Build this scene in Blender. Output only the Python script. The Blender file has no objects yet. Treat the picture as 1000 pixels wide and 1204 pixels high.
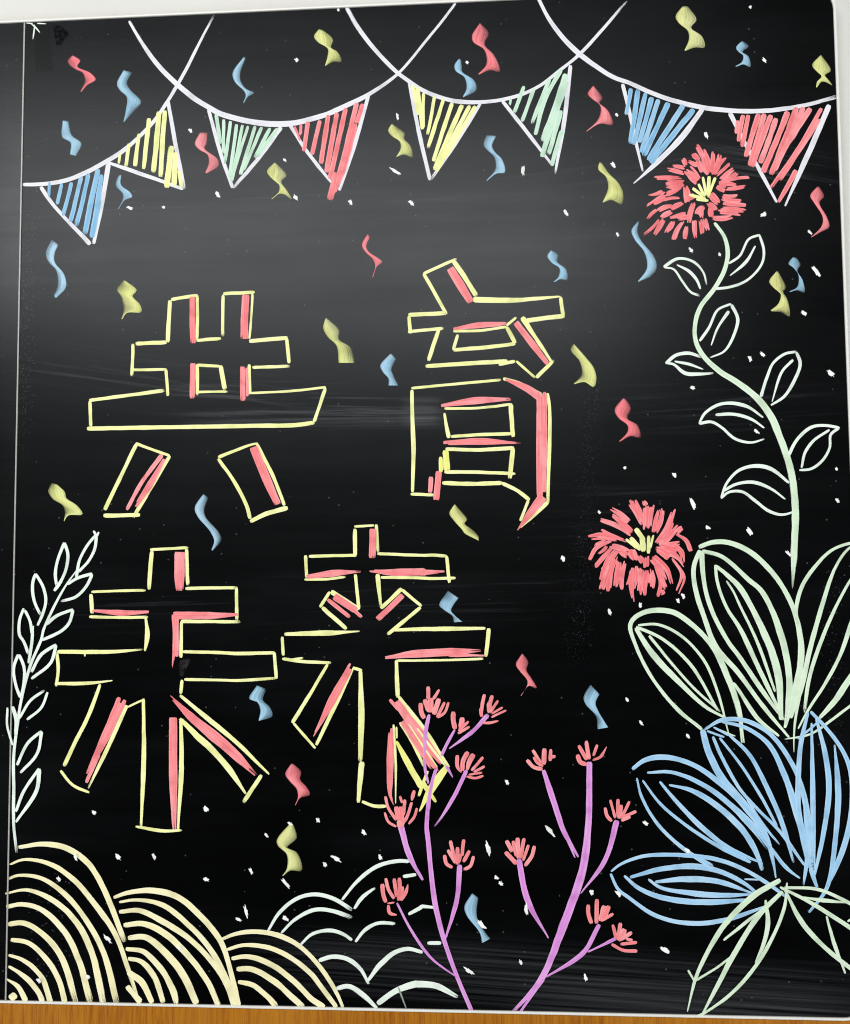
import bpy, math, random
from mathutils import Matrix, Vector

# ------------------------------------------------------------------ camera, world, lamps, exposure
scene = bpy.context.scene
COL = scene.collection
D = 1.10                       # metres from the lens to the board
F = 1100.0                     # focal length in photo pixels (photo 1000 x 1204)
CAM_Z = 1.45
PITCH, YAW, ROLL = math.radians(3.60), math.radians(3.55), math.radians(-0.47)
R = Matrix.Rotation(YAW, 3, 'Y') @ Matrix.Rotation(PITCH, 3, 'X') @ Matrix.Rotation(ROLL, 3, 'Z')
B = Matrix(((1, 0, 0), (0, 0, -1), (0, 1, 0)))
cam_data = bpy.data.cameras.new('camera')
cam = bpy.data.objects.new('camera', cam_data)
COL.objects.link(cam)
cam_data.sensor_fit = 'VERTICAL'
cam_data.sensor_height = 36.0
cam_data.lens = 36.0 * F / 1204.0
cam_data.clip_start = 0.05
cam_data.clip_end = 100.0
cam.matrix_world = Matrix.Translation((0, -D, CAM_Z)) @ (B @ R).to_4x4()
scene.camera = cam

world = bpy.data.worlds.new('World')
scene.world = world
world.use_nodes = True
bg = world.node_tree.nodes['Background']
bg.inputs[0].default_value = (0.95, 0.97, 1.0, 1)
bg.inputs[1].default_value = 0.02

def lamp(name, loc, target, sx, sy, power, color):
    ld = bpy.data.lights.new(name, 'AREA')
    ld.shape = 'RECTANGLE'; ld.size = sx; ld.size_y = sy
    ld.energy = power; ld.color = color
    o = bpy.data.objects.new(name, ld); COL.objects.link(o)
    o.location = loc
    o.rotation_euler = (Vector(target) - Vector(loc)).to_track_quat('-Z', 'Y').to_euler()
    return o
lamp('ceiling_lamp', (-0.95, -4.2, 3.40), (-0.1, 0, 1.3), 4.0, 0.9, 212, (1.0, 0.995, 0.98))
lamp('fill_light', (3.4, -2.6, 0.55), (0.0, 0, 1.05), 1.6, 1.6, 62, (0.97, 0.985, 1.0))  # added fill from low right to brighten the lower board, no actual window
lamp('fill_light', (-4.3, -1.9, 0.40), (-0.2, 0, 1.0), 1.2, 1.4, 98, (0.97, 0.985, 1.0))  # matching invented fill from the left, lifts the lower left drawings

scene.view_settings.view_transform = 'Standard'
scene.view_settings.look = 'None'
scene.view_settings.exposure = 0.0
scene.view_settings.gamma = 1.0
scene.cycles.pixel_filter_type = 'BLACKMAN_HARRIS'
scene.cycles.filter_width = 1.1

# ------------------------------------------------------------------ helpers
rng = random.Random(7)
def px(x, y):
    """photo pixel -> (X, Z) on the plane of the board, in metres from the camera foot"""
    d = R @ Vector(((x - 500.0) / F, (602.0 - y) / F, -1.0))
    k = D / -d.z
    return d.x * k, d.y * k
PX = D / F                      # about one photo pixel in metres
def lin(r, g, b, k=1.0):
    f = lambda c: ((c / 255 + 0.055) / 1.055) ** 2.4 if c > 10 else c / 255 / 12.92
    return (f(r) * k, f(g) * k, f(b) * k, 1.0)
def mesh_obj(name, verts, faces, mat, parent=None, attrs=None, uvs=None, smooth=False, edge=None):
    me = bpy.data.meshes.new(name)
    me.from_pydata(verts, [], faces)
    if attrs is not None:
        a = me.attributes.new('cov', 'FLOAT', 'POINT')
        a.data.foreach_set('value', attrs)
    if edge is not None:
        a = me.attributes.new('edge', 'FLOAT', 'POINT')
        a.data.foreach_set('value', edge)
    if uvs is not None:
        ul = me.uv_layers.new(name='UVMap')
        flat = []
        for lp in me.loops:
            flat.extend(uvs[lp.vertex_index])
        ul.data.foreach_set('uv', flat)
    if smooth:
        me.polygons.foreach_set('use_smooth', [True] * len(me.polygons))
    me.materials.append(mat)
    me.update()
    o = bpy.data.objects.new(name, me)
    COL.objects.link(o)
    if parent: o.parent = parent
    return o

class NT:
    """small node-tree writer"""
    def __init__(s, name):
        s.m = bpy.data.materials.new(name); s.m.use_nodes = True
        s.t = s.m.node_tree; s.n = s.t.nodes; s.n.clear()
        s.out = s.n.new('ShaderNodeOutputMaterial')
    def new(s, typ, **kw):
        nd = s.n.new(typ)
        for k, v in kw.items(): setattr(nd, k, v)
        return nd
    def put(s, sock, v):
        if isinstance(v, bpy.types.NodeSocket): s.t.links.new(v, sock)
        else: sock.default_value = v
    def math(s, op, a, b=0.0, c=0.0, clamp=False):
        nd = s.new('ShaderNodeMath', operation=op, use_clamp=clamp)
        s.put(nd.inputs[0], a); s.put(nd.inputs[1], b); s.put(nd.inputs[2], c)
        return nd.outputs[0]
    def noise(s, vec, scale, detail=2.0, rough=0.5):
        nd = s.new('ShaderNodeTexNoise'); s.put(nd.inputs['Vector'], vec)
        nd.inputs['Scale'].default_value = scale; nd.inputs['Detail'].default_value = detail
        nd.inputs['Roughness'].default_value = rough
        return nd.outputs[0]
    def mapping(s, vec, loc=(0, 0, 0), rot=(0, 0, 0), scale=(1, 1, 1)):
        nd = s.new('ShaderNodeMapping'); s.put(nd.inputs[0], vec)
        nd.inputs['Location'].default_value = loc; nd.inputs['Rotation'].default_value = rot
        nd.inputs['Scale'].default_value = scale
        return nd.outputs[0]
    def mix(s, f, a, b):
        nd = s.new('ShaderNodeMix', data_type='RGBA')
        s.put(nd.inputs[0], f); s.put(nd.inputs[6], a); s.put(nd.inputs[7], b)
        return nd.outputs[2]
    def smooth(s, v, lo, hi):
        nd = s.new('ShaderNodeMapRange', interpolation_type='SMOOTHSTEP')
        s.put(nd.inputs[0], v)
        nd.inputs[1].default_value = lo; nd.inputs[2].default_value = hi
        return nd.outputs[0]
    def bsdf(s, **kw):
        nd = s.new('ShaderNodeBsdfPrincipled')
        for k, v in kw.items(): s.put(nd.inputs[k.replace('_', ' ')], v)
        return nd

# ------------------------------------------------------------------ materials
def chalk_mat(name, rgb, streak=True, k=0.96):
    t = NT(name)
    uv = t.new('ShaderNodeUVMap', uv_map='UVMap').outputs[0]
    cov = t.new('ShaderNodeAttribute', attribute_name='cov').outputs['Fac']
    st = t.noise(t.mapping(uv, scale=(18, 850, 1)), 1.0, 3.0, 0.6)
    obj = t.new('ShaderNodeTexCoord').outputs['Object']
    gr = t.noise(obj, 900.0, 2.0, 0.6)
    blot = t.noise(obj, 45.0, 2.0, 0.5)
    n = t.math('ADD', t.math('MULTIPLY', st, 0.72), t.math('MULTIPLY', gr, 0.28))
    if streak:
        a = t.math('ADD', t.math('SUBTRACT', cov, 0.40), t.math('MULTIPLY', t.math('SUBTRACT', n, 0.5), 1.9))
        a = t.math('MULTIPLY', a, 3.0, clamp=True)
    else:
        a = t.math('MULTIPLY', t.math('ADD', t.math('SUBTRACT', cov, 0.08), t.math('MULTIPLY', t.math('SUBTRACT', t.math('ADD', t.math('MULTIPLY', st, 0.7), t.math('MULTIPLY', gr, 0.3)), 0.5), 1.0)), 1.12, clamp=True)
    base = lin(*rgb, k=k)
    pale = lin(*[min(255, c + (255 - c) * 0.42) for c in rgb], k=k)
    deep = lin(*[c * 0.87 for c in rgb], k=k)
    c1 = t.mix(t.math('MULTIPLY', t.smooth(st, 0.45, 0.75), 0.75 if streak else 0.25), base, pale)
    eg = t.new('ShaderNodeAttribute', attribute_name='edge').outputs['Fac']
    c1 = t.mix(t.math('MULTIPLY', t.math('POWER', eg, 2.2), 0.75), c1, pale)
    flow = t.noise(t.mapping(uv, scale=(14, 60, 1)), 1.0, 2.0, 0.5)
    c1 = t.mix(t.math('MULTIPLY', t.smooth(flow, 0.42, 0.72), 0.55), c1, pale)
    c2 = t.mix(t.math('MULTIPLY', t.smooth(blot, 0.45, 0.75), 0.7), c1, deep)
    p = t.bsdf(Base_Color=c2, Roughness=0.85)
    p.inputs['Specular IOR Level'].default_value = 0.15
    bp = t.new('ShaderNodeBump'); bp.inputs['Strength'].default_value = 0.16; bp.inputs['Distance'].default_value = 0.0006
    t.put(bp.inputs['Height'], n); t.put(p.inputs['Normal'], bp.outputs[0])
    tr = t.new('ShaderNodeBsdfTransparent')
    mx = t.new('ShaderNodeMixShader')
    t.put(mx.inputs[0], a); t.put(mx.inputs[1], tr.outputs[0]); t.put(mx.inputs[2], p.outputs[0])
    t.put(t.out.inputs[0], mx.outputs[0])
    return t.m

CH = {k: chalk_mat('chalk_' + n, c) for k, n, c in [
    ('w', 'white', (226, 226, 234)), ('y', 'lime_yellow', (241, 244, 158)), ('Y', 'bright_yellow', (238, 238, 120)),
    ('r', 'coral_pink', (244, 124, 128)), ('R', 'coral_red', (242, 112, 118)), ('b', 'sky_blue', (150, 200, 236)), ('B', 'blue', (122, 180, 220)),
    ('g', 'pale_green', (210, 234, 203)), ('G', 'mint_green', (190, 226, 200)), ('c', 'cream', (243, 236, 182)),
    ('p', 'mint_white', (228, 242, 230)), ('m', 'mauve', (214, 132, 216)), ('M', 'pale_mauve', (224, 182, 222)),
    ('o', 'orange_pink', (244, 168, 124)), ('l', 'pale_lemon', (240, 240, 190)), ('s', 'snow_white', (248, 250, 248)),
    ('a', 'ash_grey', (120, 132, 120))]}
SM = {k: chalk_mat('smudged_chalk_' + n, c, streak=False) for k, n, c in [
    ('b', 'blue', (162, 206, 232)), ('y', 'yellow', (226, 230, 148)), ('r', 'red', (250, 132, 140))]}

def board_material(name, left=False):
    t = NT(name)
    obj = t.new('ShaderNodeTexCoord').outputs['Object']
    sep = t.new('ShaderNodeSeparateXYZ'); t.put(sep.inputs[0], obj)
    X, Z = sep.outputs[0], sep.outputs[2]
    dust = None
    def add(v):
        nonlocal dust
        dust = v if dust is None else t.math('ADD', dust, v)
    def band(x0, x1, y0, half, slope, amp, thr=(0.5, 0.75), fx=0.06, freq=150.0, fine=4.0):
        (a, za), (b, zb) = px(x0, y0), px(x1, y0)
        mid = (a + b) / 2
        zc = (za + zb) / 2
        line = t.math('ADD', t.math('MULTIPLY', t.math('SUBTRACT', X, mid), slope), zc)
        dz = t.math('SUBTRACT', Z, line)
        m = t.math('SUBTRACT', 1.0, t.smooth(t.math('ABSOLUTE', dz), half * PX * 0.25, half * PX))
        m = t.math('MULTIPLY', m, t.smooth(X, a - fx, a + fx))
        m = t.math('MULTIPLY', m, t.math('SUBTRACT', 1.0, t.smooth(X, b - fx, b + fx)))
        comb = t.new('ShaderNodeCombineXYZ'); t.put(comb.inputs[0], t.math('MULTIPLY', X, fine)); t.put(comb.inputs[1], t.math('MULTIPLY', dz, freq))
        comb.inputs[2].default_value = x0 * 0.37
        s = t.smooth(t.noise(comb.outputs[0], 1.0, 4.0, 0.65), *thr)
        add(t.math('MULTIPLY', t.math('MULTIPLY', m, s), amp))
    if not left:
        band(40, 330, 452, 42, -0.16, 0.055, fx=0.07)
        band(230, 500, 470, 34, -0.04, 0.12, fx=0.08)
        band(240, 500, 492, 16, -0.01, 0.08, (0.42, 0.75), fx=0.05, freq=260.0, fine=3.0)
        band(50, 560, 238, 12, 0.01, 0.05, fx=0.1)
        band(250, 520, 262, 30, 0.02, 0.025, fx=0.1)
        band(478, 516, 485, 24, -0.02, 0.12, (0.3, 0.8), fx=0.012)
        band(690, 900, 186, 34, 0.10, 0.06, fx=0.08)
        band(850, 985, 196, 36, -0.20, 0.08, fx=0.06)
        band(560, 720, 215, 24, 0.10, 0.04, fx=0.06)
        band(90, 690, 705, 40, 0.02, 0.035, (0.55, 0.8), fx=0.1)
        band(640, 830, 600, 70, 0.03, 0.02, fx=0.08)
        band(740, 960, 470, 50, 0.04, 0.025, fx=0.08)
        band(330, 1010, 1152, 50, -0.05, 0.060, (0.30, 0.85), fx=0.10, freq=230.0, fine=2.0)
        band(640, 1020, 1180, 30, -0.03, 0.05, (0.30, 0.85), fx=0.08, freq=300.0, fine=2.0)
        # wiped vertical haze above the bottom rim
        # fine chalk specks: along the joint, in a wiped column and down the right side
        def specks(x0, x1, ya, yb, lean, thr, amp, scale=520.0):
            (a, za), (b, zb) = px(x0, ya), px(x1, yb)
            xs = t.math('SUBTRACT', X, t.math('MULTIPLY', t.math('SUBTRACT', Z, za), lean))
            w = (b - a) * 0.5 + 0.004
            mid = (a + b) / 2
            m = t.math('SUBTRACT', 1.0, t.smooth(t.math('ABSOLUTE', t.math('SUBTRACT', xs, mid)), 0.0, w))
            m = t.math('MULTIPLY', m, t.smooth(Z, zb - 0.03, zb + 0.05))
            m = t.math('MULTIPLY', m, t.math('SUBTRACT', 1.0, t.smooth(Z, za - 0.05, za + 0.03)))
            vo = t.new('ShaderNodeTexVoronoi'); t.put(vo.inputs['Vector'], obj); vo.inputs['Scale'].default_value = scale
            sc = t.new('ShaderNodeSeparateColor'); t.put(sc.inputs[0], vo.outputs['Color'])
            dot = t.math('LESS_THAN', vo.outputs['Distance'], 0.38)
            pick = t.math('GREATER_THAN', t.math('ADD', sc.outputs[0], t.math('MULTIPLY', m, 0.32)), thr)
            add(t.math('MULTIPLY', t.math('MULTIPLY', t.math('MULTIPLY', dot, pick), m), t.math('MULTIPLY', sc.outputs[1], amp)))
        specks(16, 52, 235, 540, 0.02, 1.0, 0.15, 700.0)
        specks(672, 730, 430, 780, 0.07, 0.96, 0.08, 800.0)
        specks(950, 1015, 640, 900, 0.0, 1.1, 0.08)
        specks(0, 120, 1000, 1170, 0.0, 1.15, 0.14)
    # a faint film of wiped chalk and lone specks all over
    film = t.noise(t.mapping(obj, scale=(1.2, 1, 6.0)), 2.2, 4.0, 0.6)
    add(t.math('MULTIPLY', t.smooth(film, 0.42, 0.8), 0.005))
    vo = t.new('ShaderNodeTexVoronoi'); t.put(vo.inputs['Vector'], obj); vo.inputs['Scale'].default_value = 170.0
    sc = t.new('ShaderNodeSeparateColor'); t.put(sc.inputs[0], vo.outputs['Color'])
    add(t.math('MULTIPLY', t.math('MULTIPLY', t.math('LESS_THAN', vo.outputs['Distance'], 0.16), t.math('GREATER_THAN', sc.outputs[0], 0.965)), 0.10))
    dust = t.math('MINIMUM', dust, 1.0)
    col = t.mix(dust, (0.0006, 0.0007, 0.0008, 1), (0.55, 0.57, 0.62, 1))
    mott = t.noise(obj, 5.0, 3.0, 0.55)
    strk = t.noise(t.mapping(obj, scale=(6, 1, 160)), 1.0, 3.0, 0.6)
    rough = t.math('ADD', 0.27 if left else 0.285, t.math('ADD', t.math('MULTIPLY', t.math('SUBTRACT', mott, 0.5), 0.08), t.math('ADD', t.math('MULTIPLY', t.math('SUBTRACT', strk, 0.5), 0.04), t.math('MULTIPLY', t.math('SUBTRACT', t.noise(t.mapping(obj, rot=(0, 0.06, 0), scale=(1.6, 1, 26)), 1.0, 3.0, 0.6), 0.5), 0.10))))
    p = t.bsdf(Base_Color=col, Roughness=rough)
    p.inputs['Specular IOR Level'].default_value = 0.20 if left else 0.130
    p.inputs['Specular Tint'].default_value = (0.90, 0.95, 1.0, 1)
    bp = t.new('ShaderNodeBump'); bp.inputs['Strength'].default_value = 0.06; bp.inputs['Distance'].default_value = 0.0004
    t.put(bp.inputs['Height'], t.noise(obj, 700.0, 2.0)); t.put(p.inputs['Normal'], bp.outputs[0])
    t.put(t.out.inputs[0], p.outputs[0])
    return t.m

def simple(name, rgb, rough, spec=0.4, noise_scale=30.0, amt=0.06, bump=0.0):
    t = NT(name)
    obj = t.new('ShaderNodeTexCoord').outputs['Object']
    n = t.noise(obj, noise_scale, 4.0, 0.6)
    a = lin(*rgb); b = lin(*[c * (1 - amt) for c in rgb])
    p = t.bsdf(Base_Color=t.mix(n, a, b), Roughness=rough)
    p.inputs['Specular IOR Level'].default_value = spec
    if bump:
        bp = t.new('ShaderNodeBump'); bp.inputs['Strength'].default_value = bump; bp.inputs['Distance'].default_value = 0.001
        t.put(bp.inputs['Height'], t.noise(obj, noise_scale * 9, 3.0)); t.put(p.inputs['Normal'], bp.outputs[0])
    t.put(t.out.inputs[0], p.outputs[0])
    return t.m

def wood_material():
    t = NT('orange_wood_laminate')
    obj = t.new('ShaderNodeTexCoord').outputs['Object']
    warp = t.noise(t.mapping(obj, scale=(9, 1, 1.6)), 1.0, 3.0)
    comb = t.new('ShaderNodeCombineXYZ')
    sep = t.new('ShaderNodeSeparateXYZ'); t.put(sep.inputs[0], obj)
    t.put(comb.inputs[0], t.math('ADD', sep.outputs[0], t.math('MULTIPLY', warp, 0.035)))
    t.put(comb.inputs[2], t.math('MULTIPLY', sep.outputs[2], 0.06))
    g1 = t.noise(comb.outputs[0], 260.0, 5.0, 0.7)
    g2 = t.noise(t.mapping(obj, scale=(760, 1, 22)), 1.0, 3.0, 0.7)
    g3 = t.noise(t.mapping(obj, scale=(11, 1, 0.8)), 1.0, 2.0)
    c = t.mix(t.smooth(g1, 0.35, 0.68), lin(174, 112, 20), lin(142, 80, 10))
    c = t.mix(t.math('MULTIPLY', t.smooth(g2, 0.50, 0.72), 0.8), c, lin(112, 58, 8))
    c = t.mix(t.math('MULTIPLY', t.smooth(g3, 0.4, 0.7), 0.45), c, lin(180, 120, 34))
    p = t.bsdf(Base_Color=c, Roughness=0.45)
    p.inputs['Specular IOR Level'].default_value = 0.35
    t.put(t.out.inputs[0], p.outputs[0])
    return t.m

def residue_material(name, rgb, lo, hi, amp, scale=260.0):
    t = NT(name)
    obj = t.new('ShaderNodeTexCoord').outputs['Object']
    cov = t.new('ShaderNodeAttribute', attribute_name='cov').outputs['Fac']
    n = t.noise(obj, scale, 4.0, 0.7)
    a = t.math('MULTIPLY', t.math('MULTIPLY', t.smooth(n, lo, hi), amp), cov, clamp=True)
    p = t.bsdf(Base_Color=lin(*rgb), Roughness=0.8)
    p.inputs['Specular IOR Level'].default_value = 0.05
    tr = t.new('ShaderNodeBsdfTransparent'); mx = t.new('ShaderNodeMixShader')
    t.put(mx.inputs[0], a); t.put(mx.inputs[1], tr.outputs[0]); t.put(mx.inputs[2], p.outputs[0])
    t.put(t.out.inputs[0], mx.outputs[0])
    return t.m

M_BOARD = board_material('black_board_coating')
M_BOARD_L = board_material('black_board_coating_plain', True)
M_RIM = simple('white_rim_enamel', (236, 236, 230), 0.35, 0.5, 60, 0.05)
M_WALL = simple('white_wall_paint', (216, 216, 211), 0.8, 0.2, 12, 0.035, 0.15)
M_JOINT = simple('pale_joint_trim', (190, 190, 184), 0.4, 0.5, 300, 0.30)
M_WOOD = wood_material()

# ------------------------------------------------------------------ setting and board
def box(name, x0, x1, y0, y1, z0, z1, mat, parent=None, off=(0, 0, 0)):
    v = [(x - off[0], y - off[1], z - off[2]) for x in (x0, x1) for y in (y0, y1) for z in (z0, z1)]
    f = [(0, 1, 3, 2), (4, 6, 7, 5), (0, 4, 5, 1), (2, 3, 7, 6), (0, 2, 6, 4), (1, 5, 7, 3)]
    return mesh_obj(name, v, f, mat, parent)

SEAM, RIGHT, TOP, BOT = -0.5663, 0.4222, 0.6905, -0.4993     # edges on the board plane, metres
LEFT = -1.60
THICK = 0.018

wall = box('wall', -2.2, 1.6, THICK, THICK + 0.15, 0.0, 3.0, M_WALL)
wall['kind'] = 'structure'
RIM = 0.0032
wood = box('wooden_panel', -2.2, 1.6, 0.003, THICK - 0.0005, 0.0, CAM_Z + BOT - RIM - 0.0012, M_WOOD)
wood['label'] = 'orange brown wood grain panel running below the blackboard'
wood['category'] = 'wall panel'

board = bpy.data.objects.new('blackboard', None); COL.objects.link(board)
board.location = (0, 0, CAM_Z); board.empty_display_size = 0.2
board['label'] = 'black chalkboard in a thin white rim covered with colourful chalk drawings and Chinese characters'
board['category'] = 'blackboard'

def rounded(x0, x1, z0, z1, r, n=10):
    """outline clockwise from the lower left: square on the left, rounded on the right"""
    pts = [(x0, z0), (x0, z1)]
    for k in range(n + 1):
        a = math.pi / 2 * (1 - k / n); pts.append((x1 - r + r * math.cos(a), z1 - r + r * math.sin(a)))
    for k in range(n + 1):
        a = -math.pi / 2 * k / n; pts.append((x1 - r + r * math.cos(a), z0 + r + r * math.sin(a)))
    return pts
def slab(name, pts, y0, y1, mat, parent):
    n = len(pts)
    v = [(x, y0, z) for x, z in pts] + [(x, y1, z) for x, z in pts]
    f = [tuple(range(n - 1, -1, -1)), tuple(range(n, 2 * n))] + [(i, (i + 1) % n, n + (i + 1) % n, n + i) for i in range(n)]
    return mesh_obj(name, v, f, mat, parent)
RAD = 0.029
pn = slab('board_panel', rounded(SEAM + 0.0008, RIGHT, BOT, TOP, RAD), 0.0, THICK - 0.001, M_BOARD, board)
pn['label'] = 'black board panel carrying all the chalk drawings'
# the plain neighbouring panel, hung very slightly askew
lp = slab('board_panel', [(LEFT, BOT), (LEFT, TOP), (SEAM - 0.0008, TOP), (SEAM - 0.0008, BOT)], 0.0, THICK - 0.001, M_BOARD_L, board)
for v in lp.data.vertices:
    if v.co.x < -1.0 and v.co.y < 0.005: v.co.y += 0.012
lp['label'] = 'plain undrawn black board panel left of the pale joint'
def rim():
    inner = rounded(LEFT, RIGHT, BOT, TOP, RAD)[1:] + [(LEFT, BOT)]
    def outline(g): return rounded(LEFT, RIGHT + g, BOT - g, TOP + g, RAD + g)[1:] + [(LEFT, BOT - g)]
    prof = [(0.0001, 0.004), (0.0001, -0.0016), (0.0006, -0.0022), (RIM * 0.62, -0.0022), (RIM * 0.75, -0.0012), (RIM, -0.0010), (RIM, THICK - 0.001)]
    v, f = [], []
    m = len(prof)
    rings = [outline(g) for g, _ in prof]
    n = len(rings[0])
    for i in range(n):
        for j in range(m): v.append((rings[j][i][0], prof[j][1], rings[j][i][1]))
    for i in range(n - 1):
        for j in range(m - 1):
            a = i * m + j; f.append((a, a + 1, a + m + 1, a + m))
    return mesh_obj('rim', v, f, M_RIM, board)
rim()
box('joint_strip', SEAM - 0.0008, SEAM + 0.0008, -0.0012, 0.006, BOT + 0.0003, TOP - 0.0003, M_JOINT, board)

# ------------------------------------------------------------------ chalk strokes
TILES = {'G': (0, 0, 1.0), 'F1': (750, 160, .14), 'F2': (680, 578, .14), 'L': (0, 615, .14), 'P': (440, 800, .17),
         'Q': (580, 860, .18), 'V': (870, 620, .2077), 'U': (730, 820, .27), 'W': (430, 1000, .18)}
for ci, cx in zip('ABCD', (0, 240, 480, 740)):
    for ri, cy in enumerate((0, 240, 480, 720, 954)):
        TILES[ci + str(ri)] = (cx, cy, .26)

def parse(tokens):
    tile = None; pts = []; widths = [4.0]; wt = None
    for tk in tokens:
        if tk in TILES:
            tile = TILES[tk]
            if wt is None: wt = tile[2]
        elif tk[0] == 'w': widths = [float(q) for q in tk[1:].split(':')]
        else:
            a, b = tk.split(',')
            pts.append((tile[0] + float(a) * tile[2], tile[1] + float(b) * tile[2]))
    return pts, [w * wt for w in widths]
def spline(pts, step=2.4):
    if len(pts) == 2:
        (x0, y0), (x1, y1) = pts
        L = math.hypot(x1 - x0, y1 - y0); n = max(4, int(L / step))
        bow = rng.uniform(-0.008, 0.008) * L
        nx, ny = -(y1 - y0) / max(L, 1e-6), (x1 - x0) / max(L, 1e-6)
        return [(x0 + (x1 - x0) * k / n + nx * bow * math.sin(math.pi * k / n), y0 + (y1 - y0) * k / n + ny * bow * math.sin(math.pi * k / n)) for k in range(n + 1)]
    ext = [(2 * pts[0][0] - pts[1][0], 2 * pts[0][1] - pts[1][1])] + pts + [(2 * pts[-1][0] - pts[-2][0], 2 * pts[-1][1] - pts[-2][1])]
    out = []
    for i in range(1, len(ext) - 2):
        p0, p1, p2, p3 = ext[i - 1:i + 3]
        d = lambda a, b: max(1e-3, math.hypot(a[0] - b[0], a[1] - b[1]) ** 0.5)
        t0 = 0.0; t1 = t0 + d(p0, p1); t2 = t1 + d(p1, p2); t3 = t2 + d(p2, p3)
        n = max(2, int(math.hypot(p2[0] - p1[0], p2[1] - p1[1]) / step))
        for k in range(n):
            t = t1 + (t2 - t1) * k / n
            r = []
            for q in (0, 1):
                a1 = (t1 - t) / (t1 - t0) * p0[q] + (t - t0) / (t1 - t0) * p1[q]
                a2 = (t2 - t) / (t2 - t1) * p1[q] + (t - t1) / (t2 - t1) * p2[q]
                a3 = (t3 - t) / (t3 - t2) * p2[q] + (t - t2) / (t3 - t2) * p3[q]
                b1 = (t2 - t) / (t2 - t0) * a1 + (t - t0) / (t2 - t0) * a2
                b2 = (t3 - t) / (t3 - t1) * a2 + (t - t1) / (t3 - t1) * a3
                r.append((t2 - t) / (t2 - t1) * b1 + (t - t1) / (t2 - t1) * b2)
            out.append(tuple(r))
    out.append(pts[-1])
    return out
def wobble(n, amp, lump=5):
    """smooth random sequence"""
    m = n // lump + 3
    c = [rng.uniform(-amp, amp) for _ in range(m)]
    return [c[i // lump] * (1 - (i % lump) / lump) + c[i // lump + 1] * (i % lump) / lump for i in range(n)]

class Ink:
    def __init__(s): s.v = []; s.f = []; s.c = []; s.uv = []; s.e = []
    def stroke(s, pts, widths, level, wgain=1.0):
        sp = spline(pts)
        n = len(sp)
        acc = [0.0]
        for i in range(1, n): acc.append(acc[-1] + math.hypot(sp[i][0] - sp[i - 1][0], sp[i][1] - sp[i - 1][1]))
        L = max(acc[-1], 1e-3)
        # extra stations close to both ends so that the caps come out round
        wa = 0.12 if n < 40 else 0.07
        wl, wr = wobble(n, wa, 4), wobble(n, wa, 4)
        pw = wobble(n, 0.06, 14)
        fade_end = rng.uniform(0.42, 0.95); fade_start = rng.uniform(0.7, 1.0)
        flen = rng.uniform(0.08, 0.28)
        prof = [-1.0, -0.72, 0.0, 0.72, 1.0]; hh = [0.0, 0.8, 1.0, 0.8, 0.0]
        h = 0.00009
        base = len(s.v); u0 = rng.uniform(0, 50); v0 = rng.uniform(0, 50)
        for i in range(n):
            a, b = sp[max(0, i - 1)], sp[min(n - 1, i + 1)]
            tx, ty = b[0] - a[0], b[1] - a[1]
            q = math.hypot(tx, ty) or 1.0
            nx, ny = -ty / q, tx / q
            t = acc[i] / L
            m = len(widths)
            if m == 1: w = widths[0]
            else:
                e = t * (m - 1); j = min(m - 2, int(e)); g = e - j; g = g * g * (3 - 2 * g)
                w = widths[j] * (1 - g) + widths[j + 1] * g
            w *= wgain * (1 + pw[i])
            cap = max(0.5, 0.30 * w)
            ed = min(acc[i], L - acc[i])
            k = 1.0 if ed >= cap else 0.66 + 0.34 * math.sqrt(max(0.0, 1 - (1 - ed / cap) ** 2))
            cv = 1.0
            if t > 1 - flen: cv *= 1 + (fade_end - 1) * ((t - 1 + flen) / flen) ** 1.5
            if t < 0.08: cv *= 1 + (fade_start - 1) * (1 - t / 0.08)
            for pr, hz in zip(prof, hh):
                ww = w * 0.5 * k * (1 + (wl[i] if pr < 0 else wr[i] if pr > 0 else 0))
                X, Z = px(sp[i][0] + nx * pr * ww, sp[i][1] + ny * pr * ww)
                s.v.append((X, -(level + h * hz * k), Z))
                s.c.append(cv * (0.70 if abs(pr) == 1 else 1.0))
                s.e.append(abs(pr))
                s.uv.append((u0 + acc[i] * PX, v0 + pr * w * 0.5 * PX))
        for i in range(n - 1):
            for j in range(4):
                p = base + i * 5 + j
                s.f.append((p, p + 5, p + 6, p + 1))
    def build(s, name, mat, parent):
        return mesh_obj(name, s.v, s.f, mat, parent, s.c, s.uv, True, s.e)

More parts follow.
